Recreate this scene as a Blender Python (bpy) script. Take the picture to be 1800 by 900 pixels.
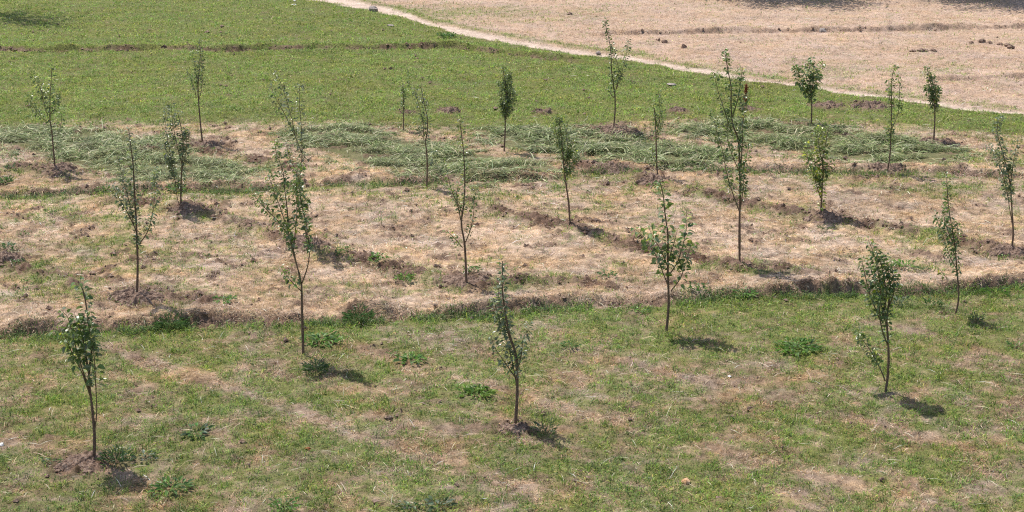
import bpy, math, random
import numpy as np
from math import radians, sin, cos, atan2, pi
from mathutils import Vector
rng = np.random.default_rng(11); random.seed(11)
SC = bpy.context.scene
for o in list(bpy.data.objects): bpy.data.objects.remove(o)
COL = SC.collection
# ------------------------------------------------------------------ camera, sky, sun, exposure
F, H = 3000.0, 8.2                       # focal length (px of an 1800 px wide picture), eye height above the field
TH = math.atan(900.0/F)
cam_d = bpy.data.cameras.new('camera'); cam = bpy.data.objects.new('camera', cam_d); COL.objects.link(cam)
cam.location = (0, 0, H); cam.rotation_euler = (pi/2-TH, 0, 0)
cam_d.sensor_width = 36; cam_d.lens = F/1800*36; cam_d.clip_start = .1; cam_d.clip_end = 9000
SC.camera = cam
SHX, SHY = .34, -.37                     # shadow offset on the ground per metre of height
SUN_EL = math.atan(1/math.hypot(SHX, SHY))
sdir = Vector((-SHX, -SHY, 1)).normalized()   # towards the sun
w = bpy.data.worlds.new('World'); SC.world = w; w.use_nodes = True
nt = w.node_tree; sky = nt.nodes.new('ShaderNodeTexSky'); sky.sky_type = 'NISHITA'; sky.sun_disc = False
sky.sun_elevation = SUN_EL; sky.sun_rotation = atan2(sdir.x, sdir.y); sky.dust_density = 2.0
bg = nt.nodes['Background']; bg.inputs[1].default_value = .13; nt.links.new(sky.outputs[0], bg.inputs[0])
sl = bpy.data.lights.new('sun', 'SUN'); sl.energy = 4.3; sl.angle = radians(.53); sl.color = (1, .94, .86)
so = bpy.data.objects.new('sun', sl); COL.objects.link(so); so.location = (-20, 40, 60)
so.rotation_euler = (-sdir).to_track_quat('-Z', 'Y').to_euler()
SC.view_settings.view_transform = 'Standard'; SC.view_settings.look = 'None'; SC.view_settings.gamma = 1
SC.cycles.use_denoising = False; SC.cycles.filter_width = 1.15
SC.view_settings.use_curve_mapping = False; SC.view_settings.exposure = .30

# ------------------------------------------------------------------ helpers
def ray(u, v):
    a, b = (u-900)/F, -(v-450)/F
    return Vector((a, cos(TH)+b*sin(TH), -sin(TH)+b*cos(TH)))
def flat(u, v):
    r = ray(u, v); t = -H/r.z; return r.x*t, r.y*t
def to_px(x, y):
    dep = y*cos(TH)+H*sin(TH); up = y*sin(TH)-H*cos(TH)
    return 900+F*x/dep, 450-F*up/dep
def hsh(ix, iy, s):
    h = (ix.astype(np.int64)*374761393 + iy.astype(np.int64)*668265263 + s*1274126177) & 0xffffffff
    h = ((h ^ (h >> 13))*1274126177) & 0xffffffff
    return ((h ^ (h >> 16)) & 0xffff)/65535.0
def vn(x, y, s=0):
    x = np.asarray(x, float); y = np.asarray(y, float)
    ix, iy = np.floor(x), np.floor(y); fx, fy = x-ix, y-iy
    fx = fx*fx*(3-2*fx); fy = fy*fy*(3-2*fy)
    a = hsh(ix, iy, s); b = hsh(ix+1, iy, s); c = hsh(ix, iy+1, s); d = hsh(ix+1, iy+1, s)
    return (a*(1-fx)+b*fx)*(1-fy)+(c*(1-fx)+d*fx)*fy
def fbm(x, y, sc, s=0, o=3):
    t = 0; a = 1; n = 0
    for k in range(o):
        t = t+a*vn(x/sc*2**k+k*17.3, y/sc*2**k-k*9.1, s+k*7); n += a; a *= .55
    return t/n
def sst(a, b, x): t = np.clip((x-a)/(b-a), 0, 1); return t*t*(3-2*t)
def line(pts):
    w_ = sorted(flat(*p) for p in pts); return np.array([p[0] for p in w_]), np.array([p[1] for p in w_])
def ly(L, x):                             # y of a line at x, carried on past its ends
    xs, ys = L
    y = np.interp(x, xs, ys)
    y = np.where(x < xs[0], ys[0]+(x-xs[0])*np.clip((ys[1]-ys[0])/(xs[1]-xs[0]), -.6, .6), y)
    return np.where(x > xs[-1], ys[-1]+(x-xs[-1])*np.clip((ys[-1]-ys[-2])/(xs[-1]-xs[-2]), -.6, .6), y)
def seg(L, x, soft=.5):
    return sst(-soft, soft, x-L[0][0])*sst(-soft, soft, L[0][-1]-x)
def inpoly(poly, x, y):
    P = [flat(*p) for p in poly]; ins = np.zeros(x.shape, bool); n = len(P); D = np.full(x.shape, 9.)
    for i in range(n):
        (x1, y1), (x2, y2) = P[i], P[(i+1) % n]
        c = ((y1 > y) != (y2 > y)) & (x < (x2-x1)*(y-y1)/((y2-y1) or 1e-9)+x1); ins ^= c
        dx, dy = x2-x1, y2-y1; t = np.clip(((x-x1)*dx+(y-y1)*dy)/(dx*dx+dy*dy), 0, 1)
        D = np.minimum(D, np.hypot(x-x1-t*dx, y-y1-t*dy))
    return np.where(ins, D, -D)           # signed: inside positive

# the lines of the field, read off the photograph as places on the ground
PATH = line([(540,-6),(640,8),(700,22),(760,42),(830,60),(900,72),(1000,88),(1100,102),(1200,118),(1300,135),(1400,148),(1500,163),(1600,176),(1700,188),(1800,200)])
GREEN_EDGE = line([(0,222),(150,214),(300,216),(450,212),(600,214),(750,222),(900,226),(1000,224),(1150,212),(1300,210),(1450,214),(1600,218),(1800,238)])
#           points of the foot, height, softness behind, end
BUNDS = [
 (line([(0,590),(120,585),(200,580),(330,572),(420,567),(520,568),(600,567),(700,562),(850,554),(930,546),(1000,541),(1100,538),(1180,532),(1290,522),(1400,520),(1510,517),(1580,520),(1650,514),(1800,500)]), .15, .6, 'bank'),
 (line([(0,345),(100,342),(180,338),(260,335),(440,333),(600,322),(700,322),(800,320),(950,316),(1050,306),(1200,297),(1330,300),(1500,306),(1650,304),(1800,316)]), .085, .5, 'ridge'),
 (line([(0,90),(120,91),(200,88),(290,87),(400,90),(520,86),(700,86),(800,85),(900,95),(1000,108)]), .12, .4, 'thin'),
 (line([(1050,62),(1150,60),(1300,57),(1450,55),(1600,53),(1800,50)]), .12, .6, 'dryb'),
 (line([(1640,142),(1720,140),(1800,136)]), .08, .4, 'dryb'),
]
ROWS = [                                  # low planting ridges that run through the tree rows
 (line([(230,262),(350,262),(430,278),(540,300)]), .06), (line([(190,352),(310,362),(400,388),(480,415),(560,440),(640,458),(720,480),(800,500),(880,508),(960,505)]), .09),
 (line([(800,345),(900,380),(1000,398),(1080,425),(1180,445),(1300,470),(1420,480)]), .08), (line([(1130,318),(1250,345),(1340,365),(1440,385),(1540,398),(1640,415),(1760,442),(1800,448)]), .08),
 (line([(0,460),(60,478),(130,510),(180,540)]), .08), (line([(0,290),(60,298),(150,306)]), .06), (line([(960,288),(1080,302),(1160,318)]), .07),
 (line([(1000,225),(1090,232),(1160,250),(1210,262)]), .05), (line([(1380,215),(1480,238),(1560,262)]), .04),
 (line([(180,525),(290,530),(420,540)]), .05), (line([(880,505),(1000,500),(1100,512)]), .06)]
STRIPS = [line([(190,612),(370,672),(500,715),(600,755),(700,790),(850,835),(980,870)]), line([(610,610),(700,630),(800,658),(930,700),(1050,735),(1150,755)]),
 line([(1040,625),(1140,645),(1290,685),(1400,700)]), line([(1500,735),(1620,765),(1750,800)]), line([(0,770),(60,785),(150,815),(260,850)]), line([(1250,790),(1400,830),(1560,870)]), line([(1500,560),(1640,590),(1800,640)])]
MATS = [[(-40,240),(60,222),(150,226),(240,240),(310,262),(450,300),(430,320),(330,324),(265,324),(180,302),(110,284),(40,262)],
 [(500,232),(560,221),(640,224),(710,246),(820,268),(950,284),(985,304),(870,322),(770,312),(660,296),(570,268)],
 [(850,236),(930,225),(1040,236),(1130,250),(1240,258),(1300,282),(1200,296),(1080,282),(960,272),(885,258)],
 [(1165,226),(1280,214),(1400,220),(1560,238),(1620,252),(1710,270),(1650,290),(1540,288),(1400,266),(1300,250)]]

def height(x, y):
    x = np.asarray(x, float); y = np.asarray(y, float)
    z = .05*(fbm(x, y, 2.3, 5, 2)-.5)
    for i, (L, A, B, kind) in enumerate(BUNDS):
        s = (ly(L, x)-y) + .42*(fbm(x, y*.3, .8, 20+i, 3)-.5)
        AA = A*np.clip(2.2*fbm(x, y*.2, .7, 40+i, 3)-.25, .25, 1.4)
        if kind == 'bank': uu = to_px(x, y)[0]; AA = AA*(1-.65*np.exp(-((uu-490)/70.)**2)-.5*np.exp(-((uu-770)/70.)**2)-.45*np.exp(-((uu-1090)/60.)**2))
        if kind == 'thin': AA = AA*sst(.7, -.3, x-L[0][-1])
        if kind == 'dryb': AA = AA*sst(-.7, .5, x-L[0][0])
        if kind == 'bank': u, v = to_px(x, y); AA = np.minimum(AA*(1+1.1*np.exp(-((u-1450)/75.)**2)), .24)
        face = .16+.28*fbm(x, y, .45, 60+i, 3)
        if kind == 'bank': face = face*(1-.6*np.exp(-((u-1450)/80.)**2))
        s = s+face
        z = z+AA*np.where(s < 0, np.exp(s/B), np.where(s < face, 1-1.25*sst(0, 1, s/face), -.25*np.exp(-(s-face)/.25)))
    for i, (L, A) in enumerate(ROWS):
        s = (ly(L, x)-y)+.3*(fbm(x, y, .7, 80+i)-.5)
        z = z+A*seg(L, x)*np.exp(-(s/.28)**2)*(.4+1.2*fbm(x, y, .35, 90+i))
    P = path_mask(x, y); z = z-.04*P
    return z
def path_mask(x, y):
    yl = ly(PATH, x); wd = np.interp(x, [-6, -1, 2, 8, 15], [.75, .62, .42, .3, .2])
    d = np.abs(y-yl+.7*(fbm(x, y, .9, 3)-.5)); wd = wd*(.36+.85*fbm(x, x*0, 1.3, 14, 3))
    return sst(1.35, .55, d/wd+.8*(fbm(x, y, .2, 12, 2)-.5))
def zones(x, y):
    """greenness 0..1, soil 0..1, path 0..1, zone id: 0 near, 1 middle, 2 upper green, 3 dry field"""
    x = np.asarray(x, float); y = np.asarray(y, float)
    n1 = fbm(x, y, 1.6, 1, 4); n2 = fbm(x, y, .45, 2, 3); n3 = fbm(x, y*.6, 4.5, 4, 2)
    n4 = fbm(x, y, .15, 6, 3); n5 = fbm(x, y, .8, 8, 3); wob = .9*(n2-.5)+.5*(n4-.5)
    yb = ly(BUNDS[0][0], x)+wob*.4; ye = ly(GREEN_EDGE, x)+wob+.5*(n1-.5); yp = ly(PATH, x)+wob*.5
    zid = np.where(y < yb, 0, np.where(y < ye, 1, np.where(y < yp, 2, 3)))
    m = (n1-.5)*.5+(n2-.5)*1.2+(n4-.5)*1.7+(n5-.5)*.7
    u, v = to_px(x, y)
    # near zone: half green half straw, greener right under the bank and to the upper right
    g0 = .54+m*.72+.12*sst(1.5, .2, yb-y)+.12*np.exp(-((u-1350)/260.)**2-((v-560)/60.)**2)+.1*np.exp(-((u-60)/160.)**2-((v-830)/60.)**2)
    for L in STRIPS: g0 = g0-.5*seg(L, x)*np.exp(-((ly(L, x)-y)/(.16+.12*n2))**2)*sst(.18, .5, n1+.3*n2)
    g1 = .13+m*.66+.25*np.exp(-((u-200)/160.)**2-((v-430)/70.)**2)+.22*np.exp(-((u-560)/120.)**2-((v-520)/40.)**2)*0
    g1 = g1-.2*np.exp(-((u-700)/260.)**2-((v-420)/60.)**2)-.25*np.exp(-((u-1250)/260.)**2-((v-430)/45.)**2)-.25*np.exp(-((u-1600)/260.)**2-((v-370)/25.)**2)
    g1 = g1+.25*np.exp(-((v-292)/25.)**2)*sst(1300, 1400, u)+.2*np.exp(-((v-335)/14.)**2)+.25*sst(.9, .2, ye-y)
    g1 = g1-.25*np.exp(-((v-275)/14.)**2)*(u < 60)
    for L, A in ROWS: g1 = g1+.38*seg(L, x)*np.exp(-((ly(L, x)-y-.15)/.42)**2)
    g1 = g1-.28*np.exp(-((u-1560)/330.)**2-((v-(365+.17*(u-1560)))/22.)**2)-.2*np.exp(-((u-420)/200.)**2-((v-(420+.25*(u-420)))/38.)**2)
    g2 = .88+m*.5-.25*sst(1.2, 0, y-ye)-.35*np.exp(-((yp-y)/.8)**2)*(n1 > .45)
    g3 = -.02+m*.35+.42*np.exp(-((u-800)/200.)**2-((v-22)/14.)**2)+.5*np.exp(-((y-yp-.9)/.45)**2)*(u < 1150)+.42*np.exp(-((y-yp-.5)/.35)**2)*(u >= 1150)+.22*np.exp(-((v-125)/16.)**2)*(n1 > .5)
    g = np.choose(zid, [g0, g1, g2, g3])
    soil = np.zeros_like(x)
    for i, (L, A, B, kind) in enumerate(BUNDS):
        s = ly(L, x)-y+.12*(n2-.5); k = {'bank': .8, 'ridge': .8, 'thin': .8, 'dryb': .5}[kind]
        ext = 1.0
        if kind == 'thin': ext = sst(.7, -.3, x-L[0][-1])
        if kind == 'dryb': ext = sst(-.7, .5, x-L[0][0])
        soil = np.maximum(soil, ext*k*sst(.22, .06, np.abs(s+.07))*sst(.30, .50, fbm(x, y, .35, 30+i, 3)))
        if kind in ('bank', 'ridge'): g = g+ext*.55*np.exp(-((s-.1)/.2)**2)*sst(.4, .6, fbm(x, x*0, .6, 33+i, 2))-.5*np.exp(-((s+.6)/.4)**2)
    for i, (L, A) in enumerate(ROWS):
        soil = np.maximum(soil, .95*seg(L, x)*sst(.50, .1, np.abs(ly(L, x)-y+.6*(n2-.5)))*sst(.36, .5, fbm(x, y, .4, 70+i, 3)))
    for (mu, mv, r, a, hh) in MOUNDS:
        mx, my = flat(mu, mv); rr = np.hypot((x-mx), (y-my)/1.1)/(r*(.6+.9*n4)); soil = np.maximum(soil, .85*sst(1.5, .5, rr))
    soil = np.maximum(soil, .7*sst(.63, .73, fbm(x, y, .30, 77, 3))*np.choose(zid, [.5, 1, .3, .12]))
    P = path_mask(x, y)
    return np.clip(g, 0, 1), soil, P, zid, n1, n2, n3
#  soil mounds: px x, px y, radius m, label, height
MOUNDS = [
 (145,816,.36,'freshly turned brown soil round the foot of the sapling at the bottom left',.06),
 (905,755,.25,'small pinkish soil heap at the foot of the nearest middle sapling',.08),
 (242,522,.48,'broad dark soil heap under the tall sparse sapling on the left terrace',.09),
 (333,368,.36,'dark clods piled under the bushy two stemmed sapling near the left',.10),
 (366,256,.42,'reddish brown soil round the thin sapling at the edge of the upper lawn',.08),
 (815,492,.42,'dark crumbly soil behind the open three forked sapling in the centre',.08),
 (1078,228,.62,'wide flat patch of dug soil under the two pronged sapling in the centre back',.07),
 (1075,295,.42,'reddish soil lumps between the cut grass swaths, right of centre',.10),
 (788,195,.30,'dark heap of earth on the upper lawn, centre',.17),
 (955,197,.24,'low dark earth patch on the upper lawn, right of the small dense sapling',.05),
 (1456,186,.42,'brown earth heap right behind the broad leaved sapling near the path',.13),
 (1528,187,.50,'long brown earth heap just left of the forked sapling by the path',.12),
 (1318,192,.24,'small dark earth heap under the rust coloured seed head',.08),
 (1192,195,.26,'flattened earth patch on the upper lawn below the path bend',.05),
 (716,198,.22,'little earth patch by the smallest sapling on the upper lawn',.06),
 (1645,250,.40,'thin soil ring under the dense dark sapling at the right rear',.06),
 (1455,384,.42,'brown clods at the foot of the yellow green leafy sapling',.09),
 (537,430,.42,'shaded soil under the tallest pale sapling behind the forked one',.09),
 (12,455,.34,'dark lumpy soil heap with weeds at the left edge',.18),
 (102,296,.42,'brown clods under the three armed sapling at the far left',.07),
 (1770,444,.40,'dry soil ridge at the foot of the sapling by the right edge',.07),
 (1150,318,.40,'crumbled soil at the foot of the thin wispy sapling near the cut grass',.07),
 (1560,300,.36,'brown soil at the foot of the twin topped sapling amid cut grass',.06),
]
def tone(x, y):                           # how the litter changes colour from spot to spot
    a = fbm(x, y, .10, 500, 2); b = fbm(x, y, .33, 501, 3); d = fbm(x, y, 1.3, 502, 3)
    t = 1+1.1*(a-.5)+.42*(b-.5)+.4*(d-.5); w_ = .07+(fbm(x, y, .6, 503, 3)-.5)*1.3+(fbm(x, y, .12, 504, 2)-.5)*.5
    band = 1+.34*(fbm(x*.10, y, .9, 505, 3)-.5); t = t*band
    return np.stack([t*(1+.05*w_), t*(1-.10*w_), t*(1-.42*w_)], 1)
def place(u, v, off=0):                   # the ground point seen at a pixel
    r = ray(u, v); x, y = flat(u, v)
    for _ in range(6):
        z = float(height(x, y)); t = (z-H)/r.z; x, y = r.x*t, r.y*t
    return Vector((x, y, z))

def tag(o, label=None, cat=None, group=None, kind=None):
    if label: o['label'] = label
    if cat: o['category'] = cat
    if group: o['group'] = group
    if kind: o['kind'] = kind
    return o
def empty(name, loc):
    o = bpy.data.objects.new(name, None); COL.objects.link(o); o.location = loc; o.empty_display_size = .1; return o
def mesh(name, V, Fc, mat, parent=None, col=None, smooth=False, loops=None):
    """V (n,3); Fc (m,k) int array or list of such arrays"""
    V = np.asarray(V, np.float32); me = bpy.data.meshes.new(name)
    if not isinstance(Fc, list): Fc = [Fc]
    Fc = [np.asarray(f, np.int32) for f in Fc if len(f)]
    idx = np.concatenate([f.ravel() for f in Fc]); tot = np.concatenate([np.full(len(f), f.shape[1], np.int32) for f in Fc])
    st = np.concatenate([[0], np.cumsum(tot)[:-1]]).astype(np.int32)
    if parent is not None: V = V-np.array(parent.location, np.float32)
    me.vertices.add(len(V)); me.vertices.foreach_set('co', V.ravel())
    me.loops.add(len(idx)); me.loops.foreach_set('vertex_index', idx)
    me.polygons.add(len(tot)); me.polygons.foreach_set('loop_start', st); me.polygons.foreach_set('loop_total', tot)
    me.update(calc_edges=True)
    if col is not None:
        a = me.color_attributes.new('Col', 'FLOAT_COLOR', 'POINT')
        c = np.ones((len(V), 4), np.float32); c[:, :col.shape[1]] = col; a.data.foreach_set('color', c.ravel())
    me.polygons.foreach_set('use_smooth', np.full(len(tot), smooth))
    me.materials.append(mat)
    o = bpy.data.objects.new(name, me); COL.objects.link(o)
    if parent is not None: o.parent = parent
    return o

# ------------------------------------------------------------------ materials
def newmat(name):
    m = bpy.data.materials.new(name); m.use_nodes = True; n = m.node_tree.nodes; n.clear(); return m, n, m.node_tree.links
def N(n, t, **k):
    q = n.new(t)
    for a, b in k.items(): setattr(q, a, b)
    return q
def mat_ground():
    m, n, l = newmat('field_ground'); out = N(n, 'ShaderNodeOutputMaterial'); b = N(n, 'ShaderNodeBsdfPrincipled')
    b.inputs['Roughness'].default_value = .95; b.inputs['Specular IOR Level'].default_value = .1
    at = N(n, 'ShaderNodeVertexColor', layer_name='Col'); geo = N(n, 'ShaderNodeTexCoord')
    prev = at.outputs[0]
    for sc, lo, hi in ((55, .62, 1.35), (160, .6, 1.4), (14, .82, 1.18)):
        no = N(n, 'ShaderNodeTexNoise'); no.inputs['Scale'].default_value = sc; no.inputs['Detail'].default_value = 4
        mr = N(n, 'ShaderNodeMapRange'); mr.inputs[1].default_value = .3; mr.inputs[2].default_value = .7; mr.inputs[3].default_value = lo; mr.inputs[4].default_value = hi
        mx = N(n, 'ShaderNodeVectorMath', operation='SCALE')
        l.new(geo.outputs['Object'], no.inputs['Vector']); l.new(no.outputs[0], mr.inputs[0]); l.new(prev, mx.inputs[0]); l.new(mr.outputs[0], mx.inputs['Scale']); prev = mx.outputs[0]
    l.new(prev, b.inputs['Base Color'])
    no = N(n, 'ShaderNodeTexNoise'); no.inputs['Scale'].default_value = 38; no.inputs['Detail'].default_value = 5; no.inputs['Roughness'].default_value = .7
    bu = N(n, 'ShaderNodeBump'); bu.inputs['Strength'].default_value = .9; bu.inputs['Distance'].default_value = .03
    l.new(geo.outputs['Object'], no.inputs['Vector']); l.new(no.outputs[0], bu.inputs['Height']); l.new(bu.outputs[0], b.inputs['Normal']); l.new(b.outputs[0], out.inputs[0])
    return m
def mat_blade(name, trans=.35, rough=.6, spec=.3):
    m, n, l = newmat(name); out = N(n, 'ShaderNodeOutputMaterial'); b = N(n, 'ShaderNodeBsdfPrincipled'); t = N(n, 'ShaderNodeBsdfTranslucent'); mx = N(n, 'ShaderNodeMixShader')
    at = N(n, 'ShaderNodeVertexColor', layer_name='Col'); b.inputs['Roughness'].default_value = rough; b.inputs['Specular IOR Level'].default_value = spec
    l.new(at.outputs[0], b.inputs['Base Color']); l.new(at.outputs[0], t.inputs[0]); mx.inputs[0].default_value = trans
    l.new(b.outputs[0], mx.inputs[1]); l.new(t.outputs[0], mx.inputs[2]); l.new(mx.outputs[0], out.inputs[0]); return m
def mat_leaf(name='sapling_leaf'):        # dark shining upper side, pale felted underside
    m, n, l = newmat(name); out = N(n, 'ShaderNodeOutputMaterial'); b = N(n, 'ShaderNodeBsdfPrincipled'); t = N(n, 'ShaderNodeBsdfTranslucent'); mx = N(n, 'ShaderNodeMixShader')
    at = N(n, 'ShaderNodeVertexColor', layer_name='Col'); g = N(n, 'ShaderNodeNewGeometry'); mc = N(n, 'ShaderNodeMix', data_type='RGBA')
    l.new(g.outputs['Backfacing'], mc.inputs[0]); l.new(at.outputs[0], mc.inputs[6])
    pale = N(n, 'ShaderNodeMix', data_type='RGBA'); pale.inputs[0].default_value = .55; l.new(at.outputs[0], pale.inputs[6]); pale.inputs[7].default_value = (.30, .34, .24, 1)
    l.new(pale.outputs[2], mc.inputs[7]); l.new(mc.outputs[2], b.inputs['Base Color'])
    b.inputs['Roughness'].default_value = .36; b.inputs['Specular IOR Level'].default_value = .8
    hs = N(n, 'ShaderNodeMix', data_type='RGBA', blend_type='MULTIPLY'); hs.inputs[0].default_value = 1; l.new(at.outputs[0], hs.inputs[6]); hs.inputs[7].default_value = (1.25, 1.4, .7, 1); l.new(hs.outputs[2], t.inputs[0])
    mx.inputs[0].default_value = .38
    l.new(b.outputs[0], mx.inputs[1]); l.new(t.outputs[0], mx.inputs[2]); l.new(mx.outputs[0], out.inputs[0]); return m
def mat_noise(name, c1, c2, scale, rough=.85, bump=.4, dist=.01, spec=.2):
    m, n, l = newmat(name); out = N(n, 'ShaderNodeOutputMaterial'); b = N(n, 'ShaderNodeBsdfPrincipled'); tc = N(n, 'ShaderNodeTexCoord')
    no = N(n, 'ShaderNodeTexNoise'); no.inputs['Scale'].default_value = scale; no.inputs['Detail'].default_value = 6
    cr = N(n, 'ShaderNodeValToRGB'); cr.color_ramp.elements[0].color = (*c1, 1); cr.color_ramp.elements[1].color = (*c2, 1); cr.color_ramp.elements[0].position = .35; cr.color_ramp.elements[1].position = .65
    bu = N(n, 'ShaderNodeBump'); bu.inputs['Strength'].default_value = bump; bu.inputs['Distance'].default_value = dist
    l.new(tc.outputs['Object'], no.inputs['Vector']); l.new(no.outputs[0], cr.inputs[0]); l.new(cr.outputs[0], b.inputs['Base Color']); l.new(no.outputs[0], bu.inputs['Height']); l.new(bu.outputs[0], b.inputs['Normal'])
    b.inputs['Roughness'].default_value = rough; b.inputs['Specular IOR Level'].default_value = spec; l.new(b.outputs[0], out.inputs[0]); return m
M_GROUND = mat_ground(); M_GRASS = mat_blade('grass_blades', .35); M_DRY = mat_blade('dry_blades', .2, .75, .15); M_HAY = mat_blade('cut_grass', .22, .55, .35)
M_LEAF = mat_leaf(); M_WEED = mat_blade('weed_leaf', .4, .45, .4)
M_BARK = mat_noise('sapling_bark', (.10, .062, .042), (.24, .17, .12), 60)
M_TWIG = mat_noise('sapling_twig', (.13, .09, .05), (.22, .17, .11), 80)
M_SOIL = mat_noise('turned_soil', (.11, .07, .052), (.33, .24, .185), 26, .95, .8, .02, .05)
M_STONE = mat_noise('field_stone', (.22, .18, .16), (.42, .37, .33), 22, .9, .6, .02)
M_RUST = mat_noise('rusty_seeds', (.12, .03, .015), (.26, .08, .035), 90)
M_PALE = mat_noise('pale_scrap', (.5, .48, .46), (.75, .74, .72), 12, .6, .2)
M_ORANGE = mat_noise('orange_cap', (.42, .22, .10), (.6, .42, .27), 18, .7, .2)

# ------------------------------------------------------------------ the ground: one sheet to the horizon
def ground():
    yr = [1.0]
    while yr[-1] < 16: yr.append(yr[-1]*1.12)
    yr = [y for y in yr if y < 15.6]+list(np.exp(np.linspace(math.log(16), math.log(62), 900)))
    yy = 62.0
    while yy < 6000: yy *= 1.12; yr.append(yy)
    ss = np.concatenate([[-9, -4, -2, -1.2, -.8, -.6, -.5], np.linspace(-.42, .42, 760), [.5, .6, .8, 1.2, 2, 4, 9]])
    Y, S = np.meshgrid(np.array(yr), ss, indexing='ij'); X = S*Y
    x, y = X.ravel(), Y.ravel(); g, soil, P, zid, n1, n2, n3 = zones(x, y)
    z = height(x, y)
    rough = fbm(x, y, .09, 200, 3)-.5; z = z+rough*(.035+.2*soil)*(1-P)+(fbm(x, y, .3, 201, 2)-.5)*.04*(1-P)
    z = z*sst(70, 60, y)*sst(.46, .42, np.abs(S.ravel()))
    n4_ = fbm(x, y, .16, 223, 3)
    dry = np.stack([.49+.12*(n2-.5), .355+.10*(n2-.5), .25+.08*(n2-.5)], 1)
    dry2 = np.stack([.53+.08*(n2-.5), .385+.07*(n2-.5), .29+.06*(n2-.5)], 1)
    grn = np.stack([.15+.06*(n2-.5), .185+.05*(n2-.5), .045+0*n2], 1)
    n6 = fbm(x, y, .07, 222, 2)-.5; so_ = np.stack([.165+.16*(n2-.5)+.2*n6, .107+.12*(n2-.5)+.14*n6, .08+.1*(n2-.5)+.11*n6], 1)
    pa = np.stack([.53+.3*(n4_-.5), .42+.26*(n4_-.5), .34+.22*(n4_-.5)], 1)
    c = np.where((zid == 3)[:, None], dry2, dry); c = c*np.where(zid == 0, .72, np.where(zid == 2, .5, 1))[:, None]*np.where((zid == 3)[:, None], tone(x, y)**.5, tone(x, y))
    brown = sst(.52, .75, fbm(x, y, .22, 210, 3))*.35*(zid != 3)
    c = c*(1-brown[:, None])+np.array([.23, .15, .095])*brown[:, None]
    k = (sst(-.1, .9, g)*.8)[:, None]; c = c*(1-k)+grn*k
    for poly in MATS:
        k = (.8*sst(-.1, .15, inpoly(poly, x, y)))[:, None]; c = c*(1-k)+np.array([.13, .145, .06])*k
    c = c*.84; k = soil[:, None]; c = c*(1-k)+so_*k; k = P[:, None]; c = c*(1-k)+pa*k  # turf and litter darkened first: shade between the blades, painted into the colour
    nr, nc = Y.shape; i = np.arange(nr-1)[:, None]*nc+np.arange(nc-1)[None]
    i = i.ravel(); Fq = np.stack([i, i+1, i+nc+1, i+nc], 1)
    o = mesh('ground', np.stack([x, y, z], 1), Fq, M_GROUND, col=np.clip(c, .01, .9), smooth=True); tag(o, kind='structure')
ground()

# ------------------------------------------------------------------ blades
def unit(a): return a/np.maximum(np.linalg.norm(a, axis=1, keepdims=True), 1e-9)
def blades(x, y, L, W, el, az, c, bend=.25, z0=None):
    """bent blades, 2 faces each: base pair, middle pair, tip"""
    n = len(x); z = height(x, y) if z0 is None else z0
    d = np.stack([np.cos(az)*np.cos(el), np.sin(az)*np.cos(el), np.sin(el)], 1)
    az2 = az+pi/2+rng.uniform(-.7, .7, n); s = np.stack([np.cos(az2), np.sin(az2), rng.uniform(-.4, .4, n)], 1)*W[:, None]*.5
    b = np.stack([x, y, z-.004], 1); m = b+d*L[:, None]*.55; dn = np.zeros((n, 3)); dn[:, 2] = -bend*L
    t = b+d*L[:, None]+dn+np.stack([np.cos(az), np.sin(az), 0*az], 1)*(bend*L*.3)[:, None]
    V = np.stack([b-s*.7, b+s*.7, m+s, m-s, t], 1).reshape(-1, 3); k = np.arange(n)[:, None]*5
    C = np.repeat(c, 5, 0); C = C*np.tile(np.array([.8, .8, 1, 1, 1.05]), n)[:, None]
    return V, np.concatenate([k+np.array([0, 1, 2, 3])], 0), np.concatenate([k+np.array([3, 2, 4])], 0), C
def merge(parts):
    V, A, B, C = [], [], [], []; o = 0
    for v, a, b, c in parts: V.append(v); A.append(a+o); B.append(b+o); C.append(c); o += len(v)
    return np.concatenate(V), [np.concatenate(A), np.concatenate(B)], np.concatenate(C)
def scatter(n, y0, y1, half=.36):
    y = np.sqrt(rng.uniform(y0*y0, y1*y1, n)); return rng.uniform(-half, half, n)*y, y
def pal(cols, n, jit=.25):
    cols = np.array(cols, float); c = cols[rng.integers(0, len(cols), n)]
    c = c*(1+rng.normal(0, jit, (n, 1))); c = c*(1+rng.normal(0, .05, (n, 3))); return np.clip(c, .01, .85)
GREENS_NEAR = [(.20,.32,.05),(.14,.25,.035),(.28,.40,.06),(.14,.22,.07),(.36,.41,.12),(.22,.29,.12),(.17,.33,.04),(.10,.17,.04)]
GREENS_FAR = [(.26,.43,.065),(.19,.34,.055),(.34,.50,.08),(.22,.35,.075),(.38,.49,.13),(.42,.48,.22),(.14,.24,.045)]
STRAWS = [(.62,.44,.30),(.70,.53,.41),(.52,.37,.24),(.42,.29,.19),(.72,.60,.47),(.60,.41,.22),(.30,.20,.13)]
STRAWS_FAR = [(.64,.465,.34),(.70,.525,.40),(.60,.43,.31),(.54,.38,.28),(.70,.56,.46)]
TUFT = lambda x, y: fbm(x, y, .13, 300, 2)
mat_in = lambda x, y: np.max([inpoly(p, x, y) for p in MATS], axis=0)
gp, dp = [], []
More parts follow.
